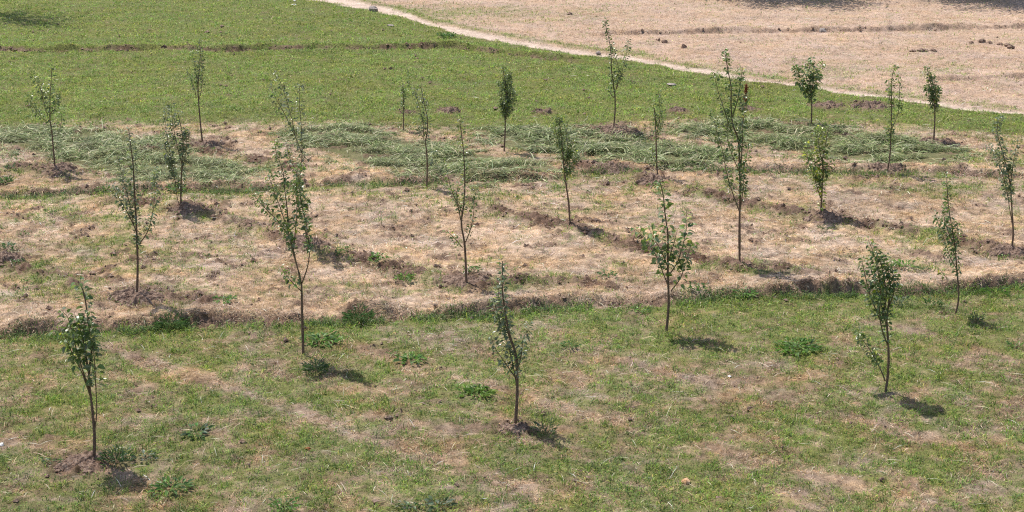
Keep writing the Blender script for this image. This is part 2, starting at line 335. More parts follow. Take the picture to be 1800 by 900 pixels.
for (y0, y1, dens, wmul) in ((16.6, 21, 2600, 1.0), (21, 27, 2000, 1.1), (27, 38, 1300, 1.35), (38, 49, 800, 1.8), (49, 64, 430, 2.3)):
    area = .72*(y1*y1-y0*y0)/2; n = int(area*dens); x, y = scatter(n, y0, y1)
    g, soil, P, zid, n1, n2, n3 = zones(x, y); r = rng.random(n); tf = TUFT(x, y); mi = mat_in(x, y)
    isg = r < np.clip(g*1.05, .02, .97); keep = (rng.random(n) > P*1.1)&(rng.random(n) > soil*.72)&(mi < .1)
    keep &= rng.random(n) < np.where(isg, .25+1.6*tf, .8)
    q = keep & isg; m = q.sum(); far = zid[q] >= 2
    c = np.where(far[:, None], pal(GREENS_FAR, m), pal(GREENS_NEAR, m)); c = c*tone(x[q], y[q])**.8; br = sst(.5, .66, fbm(x[q]*.6, y[q], .4, 312, 3))[:, None]*.45*far[:, None]; c = c*(1-br)+c*np.array([1.25, .85, 1.1])*br
    yl = (rng.random(m) < .15); c[yl] = c[yl]*np.array([1.5, 1.25, 1.1])
    L = (.028+.075*tf[q]**2*1.6)*rng.uniform(.6, 1.5, m)*np.where(zid[q] == 1, 1.1, 1)
    s_ = ly(BUNDS[0][0], x[q])-y[q]; L = L*(1+.7*np.exp(-((s_-.08)/.15)**2))
    gp.append(blades(x[q], y[q], L, .0062*wmul*rng.uniform(.6, 1.5, m), rng.uniform(.35, 1.35, m), rng.uniform(0, 2*pi, m), c))
    q = keep & ~isg; m = q.sum()
    c = np.where((zid[q] == 3)[:, None], pal(STRAWS_FAR, m, .12), pal(STRAWS, m)); c = c*np.where((zid[q] == 3)[:, None], tone(x[q], y[q])**.45, tone(x[q], y[q]))
    c = np.where((zid[q] == 2)[:, None], c*np.array([.62, .58, .55]), c); c = np.where((zid[q] == 0)[:, None], c*np.array([.84, .80, .74]), c)
    L = rng.uniform(.03, .11, m)*np.where(zid[q] == 2, .5, 1); up = rng.random(m) < .35
    el = np.where(up, rng.uniform(.3, 1.3, m), rng.uniform(-.02, .3, m)); L = np.where(up, L*.65, L)
    dp.append(blades(x[q], y[q], L, .0052*wmul*rng.uniform(.5, 1.4, m), el, rng.uniform(0, 2*pi, m), c, .1))
for (y0, y1, dens, w_) in ((16.6, 26, 32, .006), (26, 40, 32, .009), (40, 62, 10, .013)):
    n = int(.72*(y1*y1-y0*y0)/2*dens); x, y = scatter(n, y0, y1); g, soil, P, zid, *_ = zones(x, y)
    k = (rng.random(n) < np.where(zid == 2, .22, 1.1-.8*g))&(mat_in(x, y) < 0)&(P < .3); x, y = x[k], y[k]; n = len(x)
    dp.append(blades(x, y, rng.uniform(.06, .24, n), w_*rng.uniform(.5, 1.2, n), rng.uniform(.0, .25, n)+.5*(rng.random(n) < .15), rng.uniform(0, 2*pi, n), pal([(.68,.58,.44),(.60,.48,.32),(.74,.66,.54),(.45,.33,.2)], n), .12, height(x, y)+rng.uniform(.005, .03, n)))
# overhanging straw on the lip of the banks and long dark grass at their feet
for i in (0, 1, 3):
    L_ = BUNDS[i][0]; n = {0: 7000, 1: 4500, 3: 1500}[i]; x0, x1 = L_[0][0]-2, L_[0][-1]+2
    x = rng.uniform(x0, x1, n); s = rng.normal(-.2, .13, n)-.42*(fbm(x, x*0, .8, 20+i, 3)-.5); y = ly(L_, x)-s
    k = fbm(x, y, .35, 320+i, 3) > .5; x, y = x[k], y[k]; n = len(x)
    dp.append(blades(x, y, rng.uniform(.04, .14, n), .006*(1+.5*(i > 0))*rng.uniform(.6, 1.3, n), rng.uniform(-.3, .8, n), rng.normal(-pi/2, 1.6, n), pal(STRAWS, n)*(.7+.5*rng.random((n, 1))), .35, height(x, y)+rng.uniform(0, .035, n)))
    n = {0: 9000, 1: 6000, 3: 0}[i]
    if n:
        x = rng.uniform(x0, x1, n); s = rng.normal(.03, .1, n)-.42*(fbm(x, x*0, .8, 20+i, 3)-.5); y = ly(L_, x)-s
        k = fbm(x, x*0, .55, 33+i, 2) > .47; x, y = x[k], y[k]; n = len(x)
        gp.append(blades(x, y, rng.uniform(.07, .19, n), .008*rng.uniform(.6, 1.3, n), rng.uniform(.5, 1.4, n), rng.uniform(0, 2*pi, n), pal([(.11,.19,.05),(.15,.25,.06),(.12,.17,.08),(.08,.13,.04)], n), .3))
# loose crumbs of soil wherever the earth is open
n = 420000; x, y = scatter(n, 17, 52); Z_ = zones(x, y); soil = Z_[1]*np.where(Z_[3] == 3, .6, 1); k = (rng.random(n) < soil**1.5*.33)&(mat_in(x, y) < 0); x, y = x[k], y[k]; n = len(x); r_ = rng.gamma(2.0, .007, n).clip(.006, .05)*(.8+y/90)
OCT = np.array([[1,0,0],[0,1,0],[-1,0,0],[0,-1,0],[0,0,1],[0,0,-1.]]); V = OCT[None]*rng.uniform(.6, 1.4, (n, 6, 1)); a_ = rng.uniform(0, 6.28, n); ca, sa = np.cos(a_)[:, None], np.sin(a_)[:, None]
V = np.stack([V[..., 0]*ca-V[..., 1]*sa+rng.uniform(-.3, .3, (n, 6)), V[..., 0]*sa+V[..., 1]*ca+rng.uniform(-.3, .3, (n, 6)), V[..., 2]*.7], 2)*r_[:, None, None]+np.stack([x, y, height(x, y)+r_*.5+.008], 1)[:, None]
T_ = np.array([[0,1,4],[1,2,4],[2,3,4],[3,0,4],[1,0,5],[2,1,5],[3,2,5],[0,3,5]])
tag(mesh('soil_crumbs', V.reshape(-1, 3), (T_[None]+np.arange(n)[:, None, None]*6).reshape(-1, 3), M_SOIL), 'loose brown soil crumbs strewn along the ridges and banks', 'soil', kind='stuff'); print('crumbs', n)
V, Fs, C = merge(gp); tag(mesh('grass', V, Fs, M_GRASS, col=C), 'short green grass covering the lower terrace and upper lawn', 'grass', kind='stuff')
V, Fs, C = merge(dp); tag(mesh('dry_grass', V, Fs, M_DRY, col=C), 'pale dry straw and withered grass lying over the field', 'dry grass', kind='stuff')
print('blades', sum(len(a[3]) for a in gp)//5, sum(len(a[3]) for a in dp)//5)

# ------------------------------------------------------------------ swaths of cut grass
HAYL = ['swath of wilting cut grass on the far left under the three armed sapling', 'swath of cut grass left of centre behind the thin leaning sapling',
        'swath of cut grass in the centre at the foot of the small dense sapling', 'swath of cut grass at the right below the broad leaved sapling near the path']
for pi_, poly in enumerate(MATS):
    P = [flat(*p) for p in poly]; xs = [p[0] for p in P]; ys = [p[1] for p in P]; n = 75000
    x = rng.uniform(min(xs)-.3, max(xs)+.3, n); y = rng.uniform(min(ys)-.3, max(ys)+.3, n); d = inpoly(poly, x, y)
    clump = fbm(x*.6, y, .33, 400, 3); k = (d+2.4*(clump-.49)+1.6*(fbm(x, y, .12, 402, 2)-.5) > .03)&(rng.random(n) < np.clip((clump-.33)*3.6, .05, 1)); x, y, d, clump = x[k], y[k], d[k], clump[k]; n = len(x)
    thick = np.clip(.005+.44*(clump-.38)+.2*(fbm(x, y, .14, 403, 2)-.5), .004, .16)*np.clip(.4+d*3, .2, 1); z = height(x, y)+rng.random(n)**.8*thick
    flow = (fbm(x, y, .55, 410, 2)-.5)*5.5; az = flow+rng.normal(0, .75, n)+np.where(rng.random(n) < .5, pi, 0)
    c = .93*(.26+1.4*fbm(x, y, .14, 404, 2))[:, None]*pal([(.16,.23,.065),(.12,.17,.045),(.22,.30,.09),(.38,.43,.18),(.17,.26,.055),(.55,.56,.31),(.08,.11,.035),(.14,.22,.045),(.10,.15,.04),(.46,.41,.22)], n, .2); c = c*(.55+.6*np.clip((z-height(x, y))/.09, 0, 1))[:, None]**0.0
    L = rng.uniform(.06, .22, n); W = .0095*rng.uniform(.5, 1.5, n)
    big = rng.random(n) < .055; L[big] = rng.uniform(.15, .42, big.sum()); W[big] *= 1.5; z[big] += .02; c[big] = pal([(.36,.41,.20),(.48,.50,.29),(.30,.36,.15),(.50,.47,.29)], big.sum(), .12)
    h = empty('cut_grass_swath', place(sum(p[0] for p in poly)/len(poly), sum(p[1] for p in poly)/len(poly)))
    tag(h, HAYL[pi_], 'cut grass', 'swaths of cut grass lying between the tree rows')
    loose = rng.random(n) < .12
    for nm, kk in (('grass_layer', ~loose), ('loose_stems', loose)):
        v, a, b, cc = blades(x[kk], y[kk], L[kk], W[kk], (rng.normal(.03, .22, n))[kk]+(.25 if nm == 'loose_stems' else 0), az[kk], c[kk], .16, z[kk]); mesh(nm, v, [a, b], M_HAY, h, cc)

# ------------------------------------------------------------------ soil, stones
def lump(c, r, seed, sq=.6, sub=8):
    th = np.linspace(0, 2*pi, sub, endpoint=False); ph = np.linspace(0, pi, 6)[1:-1]
    v = [[0, 0, 1]]+[[sin(p)*cos(t), sin(p)*sin(t), cos(p)] for p in ph for t in th]+[[0, 0, -1]]; v = np.array(v)
    R = np.random.default_rng(seed); v = v*(1+R.uniform(-.28, .28, (len(v), 1)))*np.array([1, R.uniform(.7, 1.1), sq])
    a = R.uniform(0, 6.28); v = v@np.array([[cos(a), -sin(a), 0], [sin(a), cos(a), 0], [0, 0, 1]]).T*r+np.array(c)
    f3 = [[0, 1+j, 1+(j+1) % sub] for j in range(sub)]; m = len(ph); last = 1+m*sub
    f3 += [[last, 1+(m-1)*sub+(j+1) % sub, 1+(m-1)*sub+j] for j in range(sub)]
    f4 = [[1+i*sub+j, 1+(i+1)*sub+j, 1+(i+1)*sub+(j+1) % sub, 1+i*sub+(j+1) % sub] for i in range(m-1) for j in range(sub)]
    return v, np.array(f3), np.array(f4)
def lumps(items, seed):
    V, A, B = [], [], []; o = 0
    for i, (c, r, sq) in enumerate(items):
        v, a, b = lump(c, r, seed*1000+i, sq); V.append(v); A.append(a+o); B.append(b+o); o += len(v)
    return np.concatenate(V), [np.concatenate(A), np.concatenate(B)]
for i, (u, v, r, lab, hh) in enumerate(MOUNDS):
    # one crumbly heap: a fine polar sheet with an uneven rim, clods as bulges of its surface
    p = place(u, v); n = 110; m = 46; th = np.linspace(0, 2*pi, n, endpoint=False); rr = np.linspace(0, 1.15, m)
    RR, TT = np.meshgrid(rr, th, indexing='ij'); rim = r*.78*(.45+1.1*fbm(np.cos(TT)*1.3+i*9, np.sin(TT)*1.3, .45, 600, 3))
    X = p.x+np.cos(TT)*RR*rim*1.12; Y = p.y+np.sin(TT)*RR*rim*.85; x, y = X.ravel(), Y.ravel(); q = RR.ravel()
    big = np.clip(fbm(x, y, .11, 610+i, 2)-.42, 0, 1)*1.5; small = np.abs(fbm(x, y, .035, 611+i, 2)-.5)*1.2
    z = height(x, y)+.6*hh*np.clip(1-q**1.6, 0, 1)*(1.5*fbm(x, y, .22, 612+i, 2)-.2)+(big*.10+small*.05+.003)*sst(1.12, .75, q)-.03*sst(.9, 1.15, q)
    f = np.array([[a*n+j, (a+1)*n+j, (a+1)*n+(j+1) % n, a*n+(j+1) % n] for a in range(m-1) for j in range(n)])
    o = mesh('soil_mound', np.stack([x, y, z], 1)-np.array(p), f, M_SOIL, smooth=False); o.location = p; tag(o, lab, 'soil heap', 'heaps of turned soil')
def rock(u, v, rs, lab, mat=M_STONE, name='stone', cat='stone', sq=.6, group=None):
    p = place(u, v); e_items = [((p.x, p.y, p.z+rs[0][2]*sq*.4), rs[0][2], sq)]
    V, Fs = lumps(e_items, int(u)); o = mesh(name, V-np.array(p), Fs, mat); o.location = p; tag(o, lab, cat, group)
rock(656, 20, [(0,0,.16),(.2,.05,.12),(-.15,.1,.09)], 'grey lumpy rock at the edge of the dirt path', sq=.8)
rock(688, 46, [(0,0,.12)], 'flat pale stone on the lawn just below the path', sq=.35)
rock(1052, 94, [(0,0,.09),(.1,0,.05)], 'small grey stone on the path left of the two pronged sapling')
rock(1181, 150, [(0,0,.11)], 'pale flat stone on the lawn between path and saplings', sq=.4)
rock(1168, 75, [(0,0,.10),(.15,0,.07)], 'brown stone in the dry field above the path', M_SOIL)
rock(1202, 84, [(0,0,.08)], 'tiny dark stone in the dry field right of the brown stone', M_SOIL, sq=.9)
for k, (u, v, r_, lab) in enumerate([(1708,76,.09,'leftmost brown clod of the row in the dry field, upper right'), (1725,74,.13,'biggest brown clod of the row in the dry field, upper right'),
    (1740,76,.1,'right end clod of the brown row in the dry field, upper right'), (1757,79,.09,'left one of two dark clods near the right edge of the dry field'), (1771,81,.12,'right one of two dark clods near the right edge of the dry field'),
    (1604,91,.09,'left end clod of the thin line in the middle of the dry field'), (1618,90,.12,'largest clod of the thin line in the middle of the dry field'), (1640,90,.1,'right end clod of the thin line in the middle of the dry field')]):
    rock(u, v, [(0,0,r_)], lab, M_SOIL, 'clod', 'clod', .5, 'clods of earth in the dry field')
rock(1776, 85, [(0,0,.12),(.12,.05,.08)], 'squat clod just in front of the dark pair near the right edge', M_SOIL, 'clod', 'clod', .6)
rock(1627, 90, [(-.4,0,.09),(-.15,.03,.12),(.2,0,.1),(.4,.05,.07)], 'thin line of clods in the middle of the dry field', M_SOIL, 'clod_line', 'clods', .4)
rock(1446, 56, [(0,0,.13)], 'pale stone on the low ridge across the dry field', sq=.6)
rock(1001, 26, [(0,0,.1),(.12,0,.06)], 'small brown stone near the top in the dry field', M_SOIL)
rock(955, 728, [(0,0,.045),(.05,.01,.03)], 'small dark clod right of the nearest middle sapling', M_SOIL, 'clod', 'clod', .6)
rock(683, 735, [(0,0,.05),(.05,.03,.03)], 'dark clod on the grass in the lower centre', M_SOIL, 'clod', 'clod', .6)
rock(427, 778, [(0,0,.05),(.04,.02,.035)], 'brown clod on the grass in the lower left', M_SOIL, 'clod', 'clod', .6)
rock(541, 789, [(0,0,.045),(.05,0,.025)], 'rust brown clod on the grass left of centre near the bottom', M_RUST, 'clod', 'clod', .35)
rock(1550, 846, [(0,0,.035),(.02,.01,.02)], 'little upright brown clod in the lower right', M_SOIL, 'clod', 'clod', 1.1)
rock(1282, 662, [(0,0,.028)], 'bright pebble in the grass right of centre', M_PALE, 'pebble', 'pebble', .5)
rock(516, 9, [(0,0,.10)], 'white scrap of paper lying at the top of the lawn', M_PALE, 'paper_scrap', 'litter', .25)
rock(518, 2, [(0,0,.05)], 'smaller white scrap above the other at the top of the lawn', M_PALE, 'paper_scrap', 'litter', .4)
rock(1207, 848, [(0,0,.06),(.045,.015,.055),(-.03,0,.035)], 'pale orange toadstool like lump in the grass near the bottom', M_ORANGE, 'fungus', 'fungus', .55)
rock(3, 783, [(0,0,.035)], 'white pebble at the left edge of the grass', M_PALE, 'pebble', 'pebble', .6)

# ------------------------------------------------------------------ stems and leaves
def smooth_line(P, n=4):
    P = [Vector(p) for p in P]; Q = [P[0]*2-P[1]]+P+[P[-1]*2-P[-2]]; out = []
    for i in range(1, len(Q)-2):
        a, b, c, d = Q[i-1], Q[i], Q[i+1], Q[i+2]
        for k in range(n):
            t = k/n; out.append(.5*((2*b)+(c-a)*t+(2*a-5*b+4*c-d)*t*t+(3*b-a-3*c+d)*t**3))
    return out+[P[-1]]
def tube(P, r0, r1, k=7):
    V, Fq = [], []; n = len(P)
    for i, p in enumerate(P):
        d = (P[min(i+1, n-1)]-P[max(i-1, 0)]).normalized(); a = d.orthogonal().normalized(); b = d.cross(a); r = r0+(r1-r0)*i/(n-1)
        if i and i < n-1: r *= random.uniform(.9, 1.12)
        for j in range(k): t = 2*pi*j/k; V.append(p+(a*cos(t)+b*sin(t))*r)
    for i in range(n-1):
        for j in range(k): Fq.append((i*k+j, i*k+(j+1) % k, (i+1)*k+(j+1) % k, (i+1)*k+j))
    V.append(P[-1]+(P[-1]-P[-2]).normalized()*r1); tip = [(( n-1)*k+j, (n-1)*k+(j+1) % k, len(V)-1) for j in range(k)]
    return np.array([tuple(v) for v in V]), [np.array(Fq), np.array(tip)]
TPL = np.array([[0,0,0],[.28,.30,.07],[.30,0,0],[.28,-.30,.07],[.62,.29,.02],[.65,0,-.05],[.62,-.29,.02],[.88,.13,-.1],[.88,-.13,-.1],[1.02,0,-.17]])
TF4 = np.array([[2,5,4,1],[3,6,5,2]]); TF3 = np.array([[0,2,1],[0,3,2],[5,7,4],[5,9,7],[5,8,9],[5,6,8]])
def leaves(pos, ax, nrm, size, cols, wide=1.0, fold=1.0, curl=1.0):
    ax = unit(ax); side = unit(np.cross(nrm, ax)); nn = np.cross(ax, side); n = len(pos); t = TPL.copy()
    cu = (curl*rng.uniform(.3, 2.2, n))[:, None]
    X = t[None, :, 0]*size[:, None]; Y = t[None, :, 1]*size[:, None]*wide; Z = (np.abs(t[None, :, 1])*.55*fold-t[None, :, 0]**2*.22*cu)*size[:, None]
    V = pos[:, None]+ax[:, None]*X[..., None]+side[:, None]*Y[..., None]+nn[:, None]*Z[..., None]
    k = np.arange(n)[:, None, None]*10; C = np.repeat(cols, 10, 0)
    return V.reshape(-1, 3), (TF4[None]+k).reshape(-1, 4), (TF3[None]+k).reshape(-1, 3), C
def stem_leaves(P, size, step, t0=0., cols=None, spread=1.0, shrink=.15, wide=1.0):
    """leaves in a spiral round a stem, every `step` metres"""
    P = [Vector(p) for p in P]; segs = [(P[i+1]-P[i]).length for i in range(len(P)-1)]; tot = sum(segs); out = []
    s = t0*tot; az = random.uniform(0, 6.28)
    while s < tot:
        q = s; i = 0
        while i < len(segs)-1 and q > segs[i]: q -= segs[i]; i += 1
        p = P[i].lerp(P[i+1], min(1, q/segs[i])); d = (P[i+1]-P[i]).normalized(); az += 2.4+random.uniform(-.5, .5)
        a = d.orthogonal().normalized(); b = d.cross(a); rad = a*cos(az)+b*sin(az); pet = random.uniform(.25, .6)*size*spread
        out.append((p+rad*pet+d*pet*.6, (rad*1.0+d*random.uniform(-.1, .8)+Vector((0, 0, random.uniform(-.75, .35)))), size*random.uniform(.65, 1.28)*(1-shrink*max(0, (s/tot-.75)/.25)), p))
        s += step*random.uniform(.5, 1.5)*.52
    return out
LC = {'mid': [(.15,.215,.06),(.11,.17,.05),(.21,.27,.10),(.23,.27,.16)], 'dark': [(.12,.17,.06),(.15,.20,.075),(.21,.25,.13)],
      'silver': [(.20,.235,.15),(.13,.165,.09),(.28,.31,.22),(.17,.21,.12)], 'yellow': [(.24,.31,.07),(.15,.21,.055),(.32,.38,.10),(.12,.165,.05)]}
def foliage(parent, L, kind, wide=1.0, name='foliage', yellowtips=.06, mat=None):
    if not L: return
    pos = np.array([tuple(a[0]) for a in L]); ax = np.array([tuple(a[1]) for a in L]); sz = np.array([a[2] for a in L]); n = len(L)
    nrm = np.tile(np.array([0, 0, 1.]), (n, 1))+rng.normal(0, .42, (n, 3)); c = pal(LC[kind], n, .15)
    k = rng.random(n) < yellowtips; c[k] = np.clip(c[k]*np.array([2.2, 1.8, .8]), 0, .55)
    v, f4, f3, C = leaves(pos, ax, nrm, sz, c, wide)
    # leaf stalks
    at = np.array([tuple(a[3]) for a in L]); o = len(v); sd = np.tile(np.array([.0018, .0008, 0]), (n, 1))
    pv = np.stack([at-sd, at+sd, pos+sd, pos-sd], 1).reshape(-1, 3); pf = np.arange(n)[:, None]*4+np.array([0, 1, 2, 3])+o
    mesh(name, np.concatenate([v, pv]), [np.concatenate([f4, pf]), f3], mat or M_LEAF, parent, np.concatenate([C, np.repeat(c*1.1, 4, 0)]))
def sapling(label, trunk, stems, size, step, kind, r=.019, t0=.12, wide=1.0, depth=.16, trunk_leaves=0., yellow=.06, twigs=.5, spread=1.0):
    """trunk and stems are courses seen in the photo; each gets a depth of its own so that the crown is round"""
    b = place(*trunk[0]); R = random.Random(int(trunk[0][0]*7+trunk[0][1])); e = empty('fruit_sapling', b)
    tag(e, label, 'sapling', 'young fruit saplings planted in rows')
    def at(u, v, off): q = ray(u, v); t = (b.y+off)/q.y; return Vector((q.x*t, b.y+off, H+q.z*t))
    lean = R.uniform(-.1, .1); T = [at(u, v, lean*(i/len(trunk))) for i, (u, v) in enumerate(trunk)]; T[0] = b-Vector((0, 0, .03))
    P = smooth_line(T); v, f = tube(P, r, max(.0035, r*.28) if len(trunk) > 5 else r*.62, 8); mesh('trunk', v, f, M_BARK, e, smooth=True)
    L = []; tl = lean
    if kind == 'silver': step *= .8; size *= 1.06
    if trunk_leaves is not None and trunk_leaves < 1: L += stem_leaves(P, size, step, trunk_leaves, spread=spread)
    starts = [(t_, i) for i, t_ in enumerate(trunk)]
    for si, st in enumerate(stems):
        # depth where it leaves the trunk
        j = min(range(len(trunk)), key=lambda i: math.hypot(trunk[i][0]-st[0][0], trunk[i][1]-st[0][1])); o0 = lean*j/len(trunk)
        k = depth*R.choice((-1, 1))*R.uniform(.4, 1.3); m = len(st)-1
        Q = smooth_line([at(u, v, o0+k*(i/m)**.8) for i, (u, v) in enumerate(st)]); v, f = tube(Q, r*.48, .0028, 6); mesh('branch', v, f, M_TWIG, e, smooth=True)
        L += stem_leaves(Q, size, step, t0 if st[0][1] > 0 else 0, spread=spread)
    # short side shoots that fill the crown
    src = list(L); nt = int(len(src)*twigs*.09)
    for _ in range(nt):
        q = R.choice(src); d = Vector((R.uniform(-.6, .6), R.uniform(-.6, .6), R.uniform(.5, 1.2))).normalized(); ln = R.uniform(.06, .16)
        P2 = [q[3], q[3]+d*ln*.5, q[3]+d*ln+Vector((0, 0, .01))]; L += stem_leaves(P2, size*.85, step*.9, .2, spread=spread)
    foliage(e, L, kind, wide, yellowtips=yellow)
    return e
sapling('large leaved sapling in the bottom left corner, nearest of all', [(165,808),(166,764),(163,726),(160,701),(156,659),(161,617),(156,574),(152,541),(146,511),(137,494)],
 [[(160,701),(150,671),(140,646),(125,617),(112,587),(95,579)],[(166,760),(170,726),(169,692),(167,650),(164,612),(158,583),(152,560)],[(158,690),(145,650),(136,620),(128,590),(120,560),(108,545)],[(156,650),(148,610),(140,575),(132,555)],[(162,680),(152,640),(147,600),(150,560)]], .084, .031, 'mid', .02, .4, trunk_leaves=.42, depth=.16, twigs=.2)
sapling('tall forked sapling on a bare trunk standing before the bank, left of centre', [(533,622),(531,547),(530,500)],
 [[(530,500),(527,484),(515,444),(507,409),(498,382),(491,360),(482,338),(478,324),(471,307)],[(530,505),(520,458),(509,418),(487,387),(460,360),(440,335)],[(530,500),(540,471),(544,444),(542,418),(538,391),(531,364),(527,324),(522,298)],[(507,409),(505,370),(500,330),(497,300),(486,270),(482,245)],[(529,511),(515,498),(502,482)],[(515,444),(520,400),(522,360),(515,325)]], .062, .022, 'mid', .021, .3, trunk_leaves=None, twigs=.7)
sapling('tallest pale leaved sapling, two thin spires rising behind the forked one', [(541,430),(537,400),(533,370),(527,343),(528,310),(531,270)],
 [[(531,270),(520,242),(512,205),(500,165),(486,124)],[(531,285),(530,230),(527,190),(526,149)],[(520,242),(500,200),(486,175),(476,152)],[(528,330),(520,300),(508,275),(504,250)]], .06, .036, 'silver', .018, .05, trunk_leaves=.25)
sapling('slim leaning sapling in the lower centre with soil and shadow at its foot', [(906,744),(909,693),(909,651),(906,621),(898,596),(892,571),(887,541),(883,512),(883,482),(883,459)],
 [[(908,676),(900,634),(890,596),(875,554),(868,524)],[(906,664),(888,638),(871,613),(862,588)],[(909,651),(917,621),(919,596),(930,579)],[(898,600),(888,570),(878,535),(876,500)]], .058, .029, 'silver', .02, .15, trunk_leaves=.3, twigs=.4)
sapling('wide open sapling with big round leaves on the terrace, right of centre', [(1171,583),(1175,542),(1175,510),(1174,481),(1174,444),(1174,413),(1169,376),(1166,345),(1160,319)],
 [[(1174,500),(1166,481),(1158,459),(1147,440),(1132,417),(1116,402)],[(1175,485),(1190,462),(1200,432),(1207,398),(1207,368)],[(1179,512),(1196,489),(1205,462),(1215,428)],[(1174,470),(1162,440),(1150,420),(1140,400)],[(1174,460),(1184,430),(1190,405)]], .088, .036, 'mid', .02, .15, trunk_leaves=.42, wide=1.1, twigs=.2)
sapling('dense dark leafed sapling on a bare trunk in the right foreground', [(1556,689),(1560,666),(1562,631),(1561,599),(1559,563),(1562,535),(1565,502),(1560,470)],
 [[(1560,606),(1551,581),(1546,552),(1548,517),(1544,481),(1537,449),(1526,421)],[(1548,565),(1530,520),(1520,480),(1515,460)],[(1556,670),(1549,652),(1535,625),(1522,605),(1508,588)],[(1560,580),(1550,540),(1540,500),(1530,470)],[(1562,540),(1572,510),(1568,470)],[(1550,560),(1558,520),(1550,470),(1540,440)]], .064, .022, 'mid', .02, .25, trunk_leaves=.4, twigs=.9)
sapling('sparse silvery sapling with three thin arms on the left terrace', [(240,523),(242,470),(241,430),(239,382),(236,330),(234,290),(230,258),(226,226)],
 [[(241,414),(234,390),(228,358),(218,322),(212,298),(206,274)],[(236,398),(222,370),(210,350),(200,330)],[(244,430),(258,410),(266,386),(272,346),(272,302)]], .058, .03, 'silver', .02, .15, trunk_leaves=.3, twigs=.6)
sapling('bushy two stemmed sapling beside the left cut grass, above dark clods', [(318,367),(318,330),(320,290),(322,254),(318,222),(312,198)],
 [[(317,362),(312,350),(308,318),(300,274),(294,242),(290,214),(292,195)],[(320,290),(310,250),(303,210),(301,183)],[(320,300),(328,260),(325,225)],[(308,318),(300,290),(288,255)]], .062, .03, 'silver', .018, .15, trunk_leaves=.15, twigs=.8)
sapling('tallest leafy sapling of the right half, crown reaching up to the path', [(1300,461),(1300,387),(1301,340),(1300,293),(1298,247),(1288,219),(1285,186),(1285,153),(1279,121),(1274,88)],
 [[(1300,373),(1288,340),(1277,303),(1270,265),(1258,223),(1253,205)],[(1285,230),(1272,190),(1262,160),(1255,128)],[(1302,290),(1305,250),(1306,214),(1307,177)],[(1288,205),(1298,170),(1302,145),(1305,118)],[(1302,363),(1307,326),(1306,300)],[(1299,300),(1286,270),(1278,240),(1280,210)],[(1300,320),(1310,285),(1315,260)]], .062, .025, 'mid', .02, .2, trunk_leaves=.38, twigs=.8)
sapling('slender curved sapling on the lower terrace near the right edge', [(1679,551),(1684,533),(1685,508),(1682,477),(1680,446),(1676,415),(1671,387),(1667,359),(1665,330),(1664,306)],
 [[(1681,471),(1670,452),(1662,427),(1653,402),(1643,374)],[(1679,440),(1684,415),(1682,390)],[(1676,430),(1664,400),(1658,375)]], .058, .021, 'mid', .015, .12, trunk_leaves=.28, twigs=.4)
sapling('open three forked sapling with few leaves in the centre of the dry terrace', [(820,500),(818,449),(816,424),(811,392),(815,360),(817,317),(815,271),(811,236),(808,211)],
 [[(811,392),(804,360),(793,332),(784,296),(779,282)],[(818,426),(827,403),(833,371),(833,332)],[(813,435),(797,417),(785,405)],[(813,375),(803,350),(806,320)]], .056, .034, 'mid', .019, .15, trunk_leaves=.42, twigs=.5, yellow=.15)
sapling('bushy sapling on a long leaning trunk right of centre, before the cut grass', [(1002,400),(1000,361),(995,324),(991,293),(989,263),(986,234),(982,205)],
 [[(995,305),(999,276),(997,246),(993,219)],[(992,290),(1004,262),(1010,240)],[(989,270),(980,245),(976,222)],[(996,310),(1008,290),(1012,270)]], .05, .018, 'mid', .018, .05, trunk_leaves=.42, twigs=1.2, yellow=.12)
sapling('yellow green sapling leafy nearly to the ground, between two tall ones at the right', [(1443,384),(1444,353),(1445,328),(1447,303),(1446,280),(1451,256),(1454,237),(1457,225)],
 [[(1442,347),(1436,328),(1428,303),(1420,280),(1418,260)],[(1446,290),(1440,260),(1436,228)],[(1446,300),(1458,290),(1468,286)],[(1443,330),(1434,300),(1430,262)]], .072, .023, 'yellow', .02, .1, trunk_leaves=.12, twigs=.8, yellow=.12)
sapling('crooked sapling at the right edge with twin stems and a leaning top', [(1777,440),(1781,414),(1779,373),(1776,327),(1769,292),(1761,264),(1752,232)],
 [[(1779,391),(1774,362),(1769,333),(1762,307),(1753,281),(1737,255)],[(1776,327),(1782,280),(1790,245)],[(1767,290),(1755,275),(1748,262)],[(1752,232),(1754,218),(1758,208)]], .056, .026, 'silver', .017, .25, trunk_leaves=.45, twigs=.8)
sapling('three armed sapling at the far left standing by the cut grass', [(97,299),(94,264),(91,231),(88,212),(88,193),(88,165),(90,142),(91,119)],
 [[(85,207),(78,186),(72,158),(60,137),(50,127)],[(88,215),(74,207),(58,186),(49,170)],[(93,240),(102,235),(108,214),(107,191)],[(88,200),(97,190),(100,165)],[(75,175),(73,155),(72,140)]], .062, .026, 'dark', .018, .2, trunk_leaves=.35, twigs=.5)
sapling('thin dark sapling against the upper lawn, left, with a narrow crown', [(356,250),(352,214),(349,177),(348,153),(350,125),(352,97),(350,72)],
 [[(345,172),(341,153),(335,137),(327,121)],[(348,153),(343,118),(338,95)],[(350,174),(355,153),(355,118),(352,90)]], .056, .024, 'dark', .018, .25, trunk_leaves=.5, twigs=.5)
sapling('narrow silvery sapling with twin tips behind the central cut grass', [(750,330),(751,296),(750,267),(748,250),(751,232),(751,208),(746,184),(741,159),(737,149)],
 [[(745,242),(743,213),(737,188),(730,164),(728,154)],[(746,247),(739,232),(731,215)],[(751,296),(760,281),(769,267)]], .052, .028, 'silver', .016, .15, trunk_leaves=.42, twigs=.4)
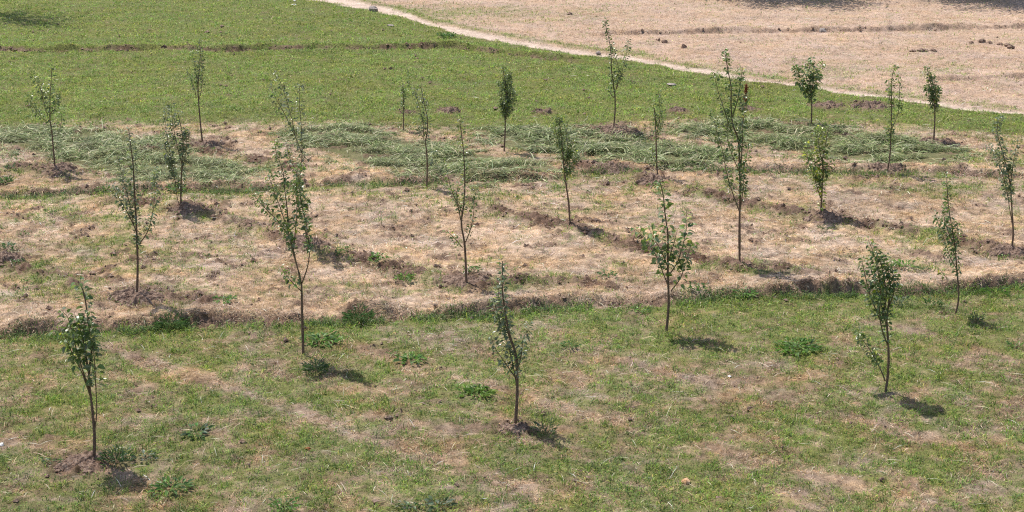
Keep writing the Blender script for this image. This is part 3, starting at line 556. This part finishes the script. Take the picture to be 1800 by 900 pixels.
sapling('smallest sapling, a thin shoot on the upper lawn left of centre', [(709,231),(709,206),(709,179),(708,157)],
 [[(709,200),(709,179),(708,157),(707,146)],[(709,178),(717,164),(720,144)]], .048, .022, 'mid', .013, .2, trunk_leaves=.4, twigs=.8)
sapling('small dense upright sapling on a straight trunk against the upper lawn, centre', [(886,267),(888,230),(888,214),(890,190),(890,160),(886,135),(884,120)],
 [[(888,212),(895,185),(898,160),(896,130)],[(888,212),(884,190),(881,165),(879,142)],[(888,205),(900,190),(906,165)],[(890,195),(892,160),(891,132)]], .05, .014, 'dark', .017, .05, trunk_leaves=.4, twigs=1.0)
sapling('two pronged sapling reaching above the dirt path, centre back', [(1078,227),(1081,198),(1081,170),(1078,147),(1075,123),(1074,95),(1071,72),(1066,51),(1064,37)],
 [[(1082,161),(1088,133),(1086,114),(1079,95),(1075,77)],[(1084,156),(1092,130),(1100,102),(1105,70)],[(1079,172),(1072,163),(1066,154)]], .062, .026, 'dark', .017, .15, trunk_leaves=.4, twigs=.5)
sapling('thin wispy sapling with tiny leaves near the cut grass, right of centre', [(1156,310),(1154,278),(1153,236),(1152,210),(1150,190)],
 [[(1155,234),(1160,206),(1159,176),(1157,160)],[(1155,290),(1148,275),(1146,255)],[(1154,240),(1163,225),(1166,205)]], .05, .021, 'mid', .015, .1, trunk_leaves=.5, twigs=.9)
sapling('short broad leaved sapling with a wide crown before the path', [(1426,218),(1427,190),(1426,171),(1424,152),(1424,129),(1422,112)],
 [[(1426,175),(1412,152),(1403,140),(1400,124)],[(1427,170),(1434,152),(1438,126),(1447,108)],[(1424,155),(1415,130),(1408,120)],[(1426,165),(1430,140),(1430,120)],[(1427,176),(1418,160),(1410,148)]], .09, .024, 'mid', .018, .12, trunk_leaves=.35, wide=1.05, twigs=.6)
sapling('forked sapling with twin tops near the path at the right, standing in cut grass', [(1559,304),(1564,275),(1566,240),(1567,205),(1567,170),(1568,135),(1575,114)],
 [[(1567,228),(1574,212),(1580,193),(1581,158),(1579,128)],[(1565,240),(1559,221)],[(1567,190),(1563,165),(1562,140)]], .06, .022, 'mid', .017, .3, trunk_leaves=.25, twigs=.4, yellow=.12)
sapling('compact dark sapling at the right rear, its crown crossing the path line', [(1641,251),(1643,217),(1643,193),(1640,165),(1635,142),(1630,119)],
 [[(1643,198),(1648,170),(1650,151)],[(1643,190),(1634,170),(1629,154)],[(1642,180),(1645,155),(1640,135)]], .07, .019, 'dark', .018, .1, trunk_leaves=.4, twigs=.8)

# ------------------------------------------------------------------ dock stalk, weeds
e = empty('dock_plant', place(1303, 300)); tag(e, 'tall dried dock with a rust red seed head behind the tallest leafy sapling', 'weed')
b = e.location
def atp(u, v, off=0): q = ray(u, v); t = (b.y+off)/q.y; return Vector((q.x*t, b.y+off, H+q.z*t))
Q = smooth_line([b.copy(), atp(1305, 240), atp(1308, 200), atp(1311, 170), atp(1312, 146)]); v, f = tube(Q, .007, .003, 6); mesh('stalk', v, f, M_RUST, e)
it = []
for k in range(170):
    t = random.random(); c = atp(1310+2*t, 178-30*t); r_ = .05*(1-.6*t); it.append(((c.x+random.gauss(0, r_*.5), c.y+random.gauss(0, r_*.5), c.z), random.uniform(.006, .013), .9))
V, Fs = lumps(it, 9); mesh('seed_head', V, Fs, M_RUST, e)

def weed(u, v, R_, n, cols, label, up=.5, wide=.8, name='weed', seed=0, group='broad leaved weeds in the grass'):
    p = place(u, v); L = []
    rr = random.Random(seed+int(u)); 
    n = int(n*1.7)
    for k in range(n):
        a = rr.uniform(0, 6.28); q = rr.random()**.6*R_*.8; d = Vector((cos(a), sin(a), rr.uniform(.1, up*2)))
        s = R_*rr.uniform(.2, .42); base = Vector((p.x+cos(a)*q, p.y+sin(a)*q, float(height(p.x+cos(a)*q, p.y+sin(a)*q))+rr.uniform(.01, up*.12)))
        L.append((base, d, min(.085, s), base))
    pos = np.array([tuple(a[0]) for a in L]); ax = np.array([tuple(a[1]) for a in L]); sz = np.array([a[2] for a in L])
    nrm = np.tile(np.array([0, 0, 1.]), (n, 1))+rng.normal(0, .4, (n, 3)); v_, f4, f3, C = leaves(pos, ax, nrm, sz, pal(cols, n, .15), wide, 1.2, 1.3)
    e = empty(name, p); tag(e, label, 'weed', group); mesh('leaves', v_, [f4, f3], M_WEED, e, C)
    V, A, B = [], [], []; o = 0
    for k in range(min(n, 8)):
        a, f_ = tube([Vector(p)-Vector((0, 0, .01)), Vector(p).lerp(L[k][0], .6)+Vector((0, 0, .01)), L[k][0]], .003, .0015, 4); V.append(a); A.append(f_[0]+o); B.append(f_[1]+o); o += len(a)
    mesh('stems', np.concatenate(V), [np.concatenate(A), np.concatenate(B)], M_TWIG, e)
BR = [(.15,.29,.05),(.11,.22,.04),(.20,.32,.08),(.17,.26,.10)]; DK = [(.09,.17,.05),(.12,.21,.06),(.15,.23,.09)]; GY = [(.22,.27,.19),(.14,.19,.11),(.10,.15,.06)]; YL = [(.17,.27,.05),(.12,.22,.04)]
weed(565, 600, .34, 60, BR, 'bright green clump beside the trunk of the tall forked sapling')
weed(1402, 614, .36, 70, BR, 'large bright green clump in the grass left of the dense near sapling')
weed(722, 636, .24, 40, BR, 'green leafy clump on the lower terrace left of centre')
weed(836, 694, .26, 50, YL, 'yellow green clump left of the slim leaning sapling')
weed(1003, 612, .16, 26, DK, 'dark weed just right of the slim leaning sapling')
weed(345, 765, .24, 22, GY+DK, 'grey leaved weed in the grass of the lower left')
weed(300, 862, .26, 36, DK+BR, 'dark flat weed patch near the bottom left corner')
weed(205, 815, .22, 110, DK+GY, 'dark bushy weed in the shade at the foot of the bottom left sapling', 1.1, .2)
weed(255, 808, .16, 18, GY, 'grey withered leaves right of the bottom left sapling')
weed(88, 816, .14, 16, DK+GY, 'small rosette left of the bottom left sapling')
weed(712, 496, .20, 34, YL, 'light green weed on the dry terrace left of the three forked sapling', .8)
weed(664, 457, .19, 34, BR, 'fresh green weed on the planting ridge in the middle of the dry terrace', .7)
weed(605, 442, .17, 24, BR+DK, 'green weed at the upper end of the planting ridge', .5)
weed(1590, 470, .22, 36, BR, 'green weed on top of the bank right of the dense near sapling', .6)
weed(1625, 476, .13, 16, DK, 'dark small weed on the bank next to the larger one', .5)
weed(1068, 486, .17, 20, DK, 'dark green rosette on the bare straw right of centre')
weed(364, 452, .09, 14, BR, 'tiny green weed alone on straw at the left')
weed(88, 375, .13, 18, BR+DK, 'green rosette on straw at the far left')
weed(630, 558, .26, 150, DK, 'dark grassy weed clump against the bank, left of centre', .9, .16)
weed(1580, 538, .16, 26, GY, 'grey leaved weed right behind the crown of the dense near sapling', 1.0)
weed(1640, 540, .18, 26, DK, 'dark weed at the bank foot left of the slender curved sapling', 1.0, .5)
weed(1230, 512, .18, 26, DK+BR, 'dark green weed on the bank right of the wide open sapling', .8)
weed(1310, 522, .22, 30, BR, 'bright weed at the bank foot left of the soil hollow', .5)
weed(1125, 548, .17, 20, BR, 'green weed at the bank foot left of the wide open sapling', .4)
weed(690, 625, .10, 12, BR, 'small green sprig left of the leafy clump on the lower terrace')
weed(310, 332, .22, 44, BR+DK, 'rich green weed between the cut grass and the bushy two stemmed sapling', .8)
weed(180, 335, .16, 26, BR+DK, 'green weed on the low ridge at the left', .8)
weed(18, 298, .15, 24, DK+GY, 'grey green weed at the left edge by the first cut grass', .8)
weed(8, 322, .20, 40, DK, 'dark green weed clump at the left edge under the ridge', .8)
weed(12, 440, .18, 26, GY+DK, 'pale leaved weed on the soil heap at the left edge', .9)
weed(30, 465, .13, 20, DK, 'dark weed at the foot of the left edge soil heap', .7)
weed(45, 498, .13, 14, BR, 'green sprig on straw below the left edge soil heap', .7)
weed(40, 415, .12, 12, BR, 'light sprig above the left edge soil heap', .7)
weed(395, 528, .24, 26, BR, 'low spreading green weed on the straw above the left bank', .25)
weed(830, 478, .18, 24, YL+DK, 'yellowish weed right behind the three forked sapling trunk', .7)
weed(1280, 405, .09, 12, DK, 'tiny dark weed left of the tall leafy sapling trunk', .8)
weed(1495, 452, .10, 14, DK, 'small dark weed on straw above the soil hollow', .6)
weed(1765, 455, .13, 16, YL, 'yellow green weed at the foot of the right edge sapling', .4)
weed(1785, 612, .13, 18, BR, 'bright weed at the right edge of the lower terrace', .6)
weed(1750, 518, .24, 50, BR, 'rich green weed along the bank foot at the right edge', .7, .22)
weed(300, 578, .26, 130, DK, 'dark green weed against the bank foot at the left', .8, .16)
weed(555, 655, .20, 120, DK+GY, 'grey green bushy weed in the shade in front of the tall forked sapling', 1.0, .2)
weed(1715, 566, .13, 60, DK+GY, 'wiry dark weed right of the slender curved sapling', 1.0, .2)
weed(960, 765, .20, 30, DK+GY, 'thin wiry weed in the shade of the slim leaning sapling', 1.2, .3)
weed(785, 66, .30, 60, BR+DK, 'green leafy weed beside the path bend at the top', .8)
weed(985, 243, .14, 16, YL, 'yellowish sprig in the cut grass in the centre', .7)
weed(1155, 330, .16, 20, BR, 'light green weed at the foot of the wispy sapling', .5)
weed(1450, 410, .16, 24, DK+GY, 'dull green weed in front of the yellow green sapling', 1.1, .4)
weed(720, 895, .16, 20, DK+GY, 'grey green weed at the bottom edge, left of centre', .5)
weed(500, 893, .2, 26, DK+BR, 'dark weed at the bottom edge in the left half', .5)
weed(770, 893, .2, 26, GY, 'pale leaved weed at the bottom edge near the centre', .5)
# sprout on the bank
e = empty('sprout', place(1672, 500)); tag(e, 'thin pale sprout leaning left on the bank before the slender curved sapling', 'weed'); b = e.location
Q = smooth_line([b.copy(), atp(1660, 484), atp(1650, 472), atp(1640, 466)]); v, f = tube(Q, .005, .002, 5); mesh('stem', v, f, M_TWIG, e); foliage(e, stem_leaves(Q, .06, .025, .3), 'yellow', .7, 'leaves')

# ------------------------------------------------------------------ trees beyond the frame, whose shade falls into it
def shade_tree(x, y, h, rad, label, n=2600, zmin=.25):
    p = Vector((x, y, float(height(x, y)))); e = empty('shade_tree', p); tag(e, label, 'tree', 'trees beyond the field')
    P = smooth_line([p, p+Vector((.1, 0, h*.3)), p+Vector((-.1, .1, h*.6)), p+Vector((0, 0, h*.9))]); v, f = tube(P, .16, .04, 9); mesh('trunk', v, f, M_BARK, e, smooth=True)
    R = random.Random(int(x*10)); L = []; bl = []
    for k in range(26):
        a = R.uniform(0, 6.28); z = h*R.uniform(zmin, .85); s = p+Vector((0, 0, z*.8)); rr = rad*R.uniform(.5, 1)*math.sqrt(max(.1, 1-((z/h-.55)/.5)**2))
        en = p+Vector((cos(a)*rr, sin(a)*rr, z+.3)); Q = smooth_line([s, s.lerp(en, .5)+Vector((0, 0, .15)), en]); v, f = tube(Q, .05, .01, 5); bl.append((v, f))
        for _ in range(n//26):
            q = Q[R.randrange(3, len(Q))]; c = q+Vector((R.gauss(0, .33), R.gauss(0, .33), R.gauss(0, .28))); L.append((c, Vector((R.uniform(-1, 1), R.uniform(-1, 1), R.uniform(-.8, .4))), R.uniform(.09, .15), c))
    for v, f in bl: mesh('branch', v, f, M_BARK, e, smooth=True)
    foliage(e, L, 'dark', name='crown')
shade_tree(-17.9, 55.7, 13, 2.0, 'tree beyond the top left corner whose shadow streaks the lawn there', 1100, .5)
shade_tree(8.2, 58.95, 6.2, 3.0, 'tree beyond the top edge shading the dry field right of centre', 6500)
shade_tree(14.9, 58.1, 6.4, 2.8, 'tree beyond the top edge shading the top right corner', 6500)
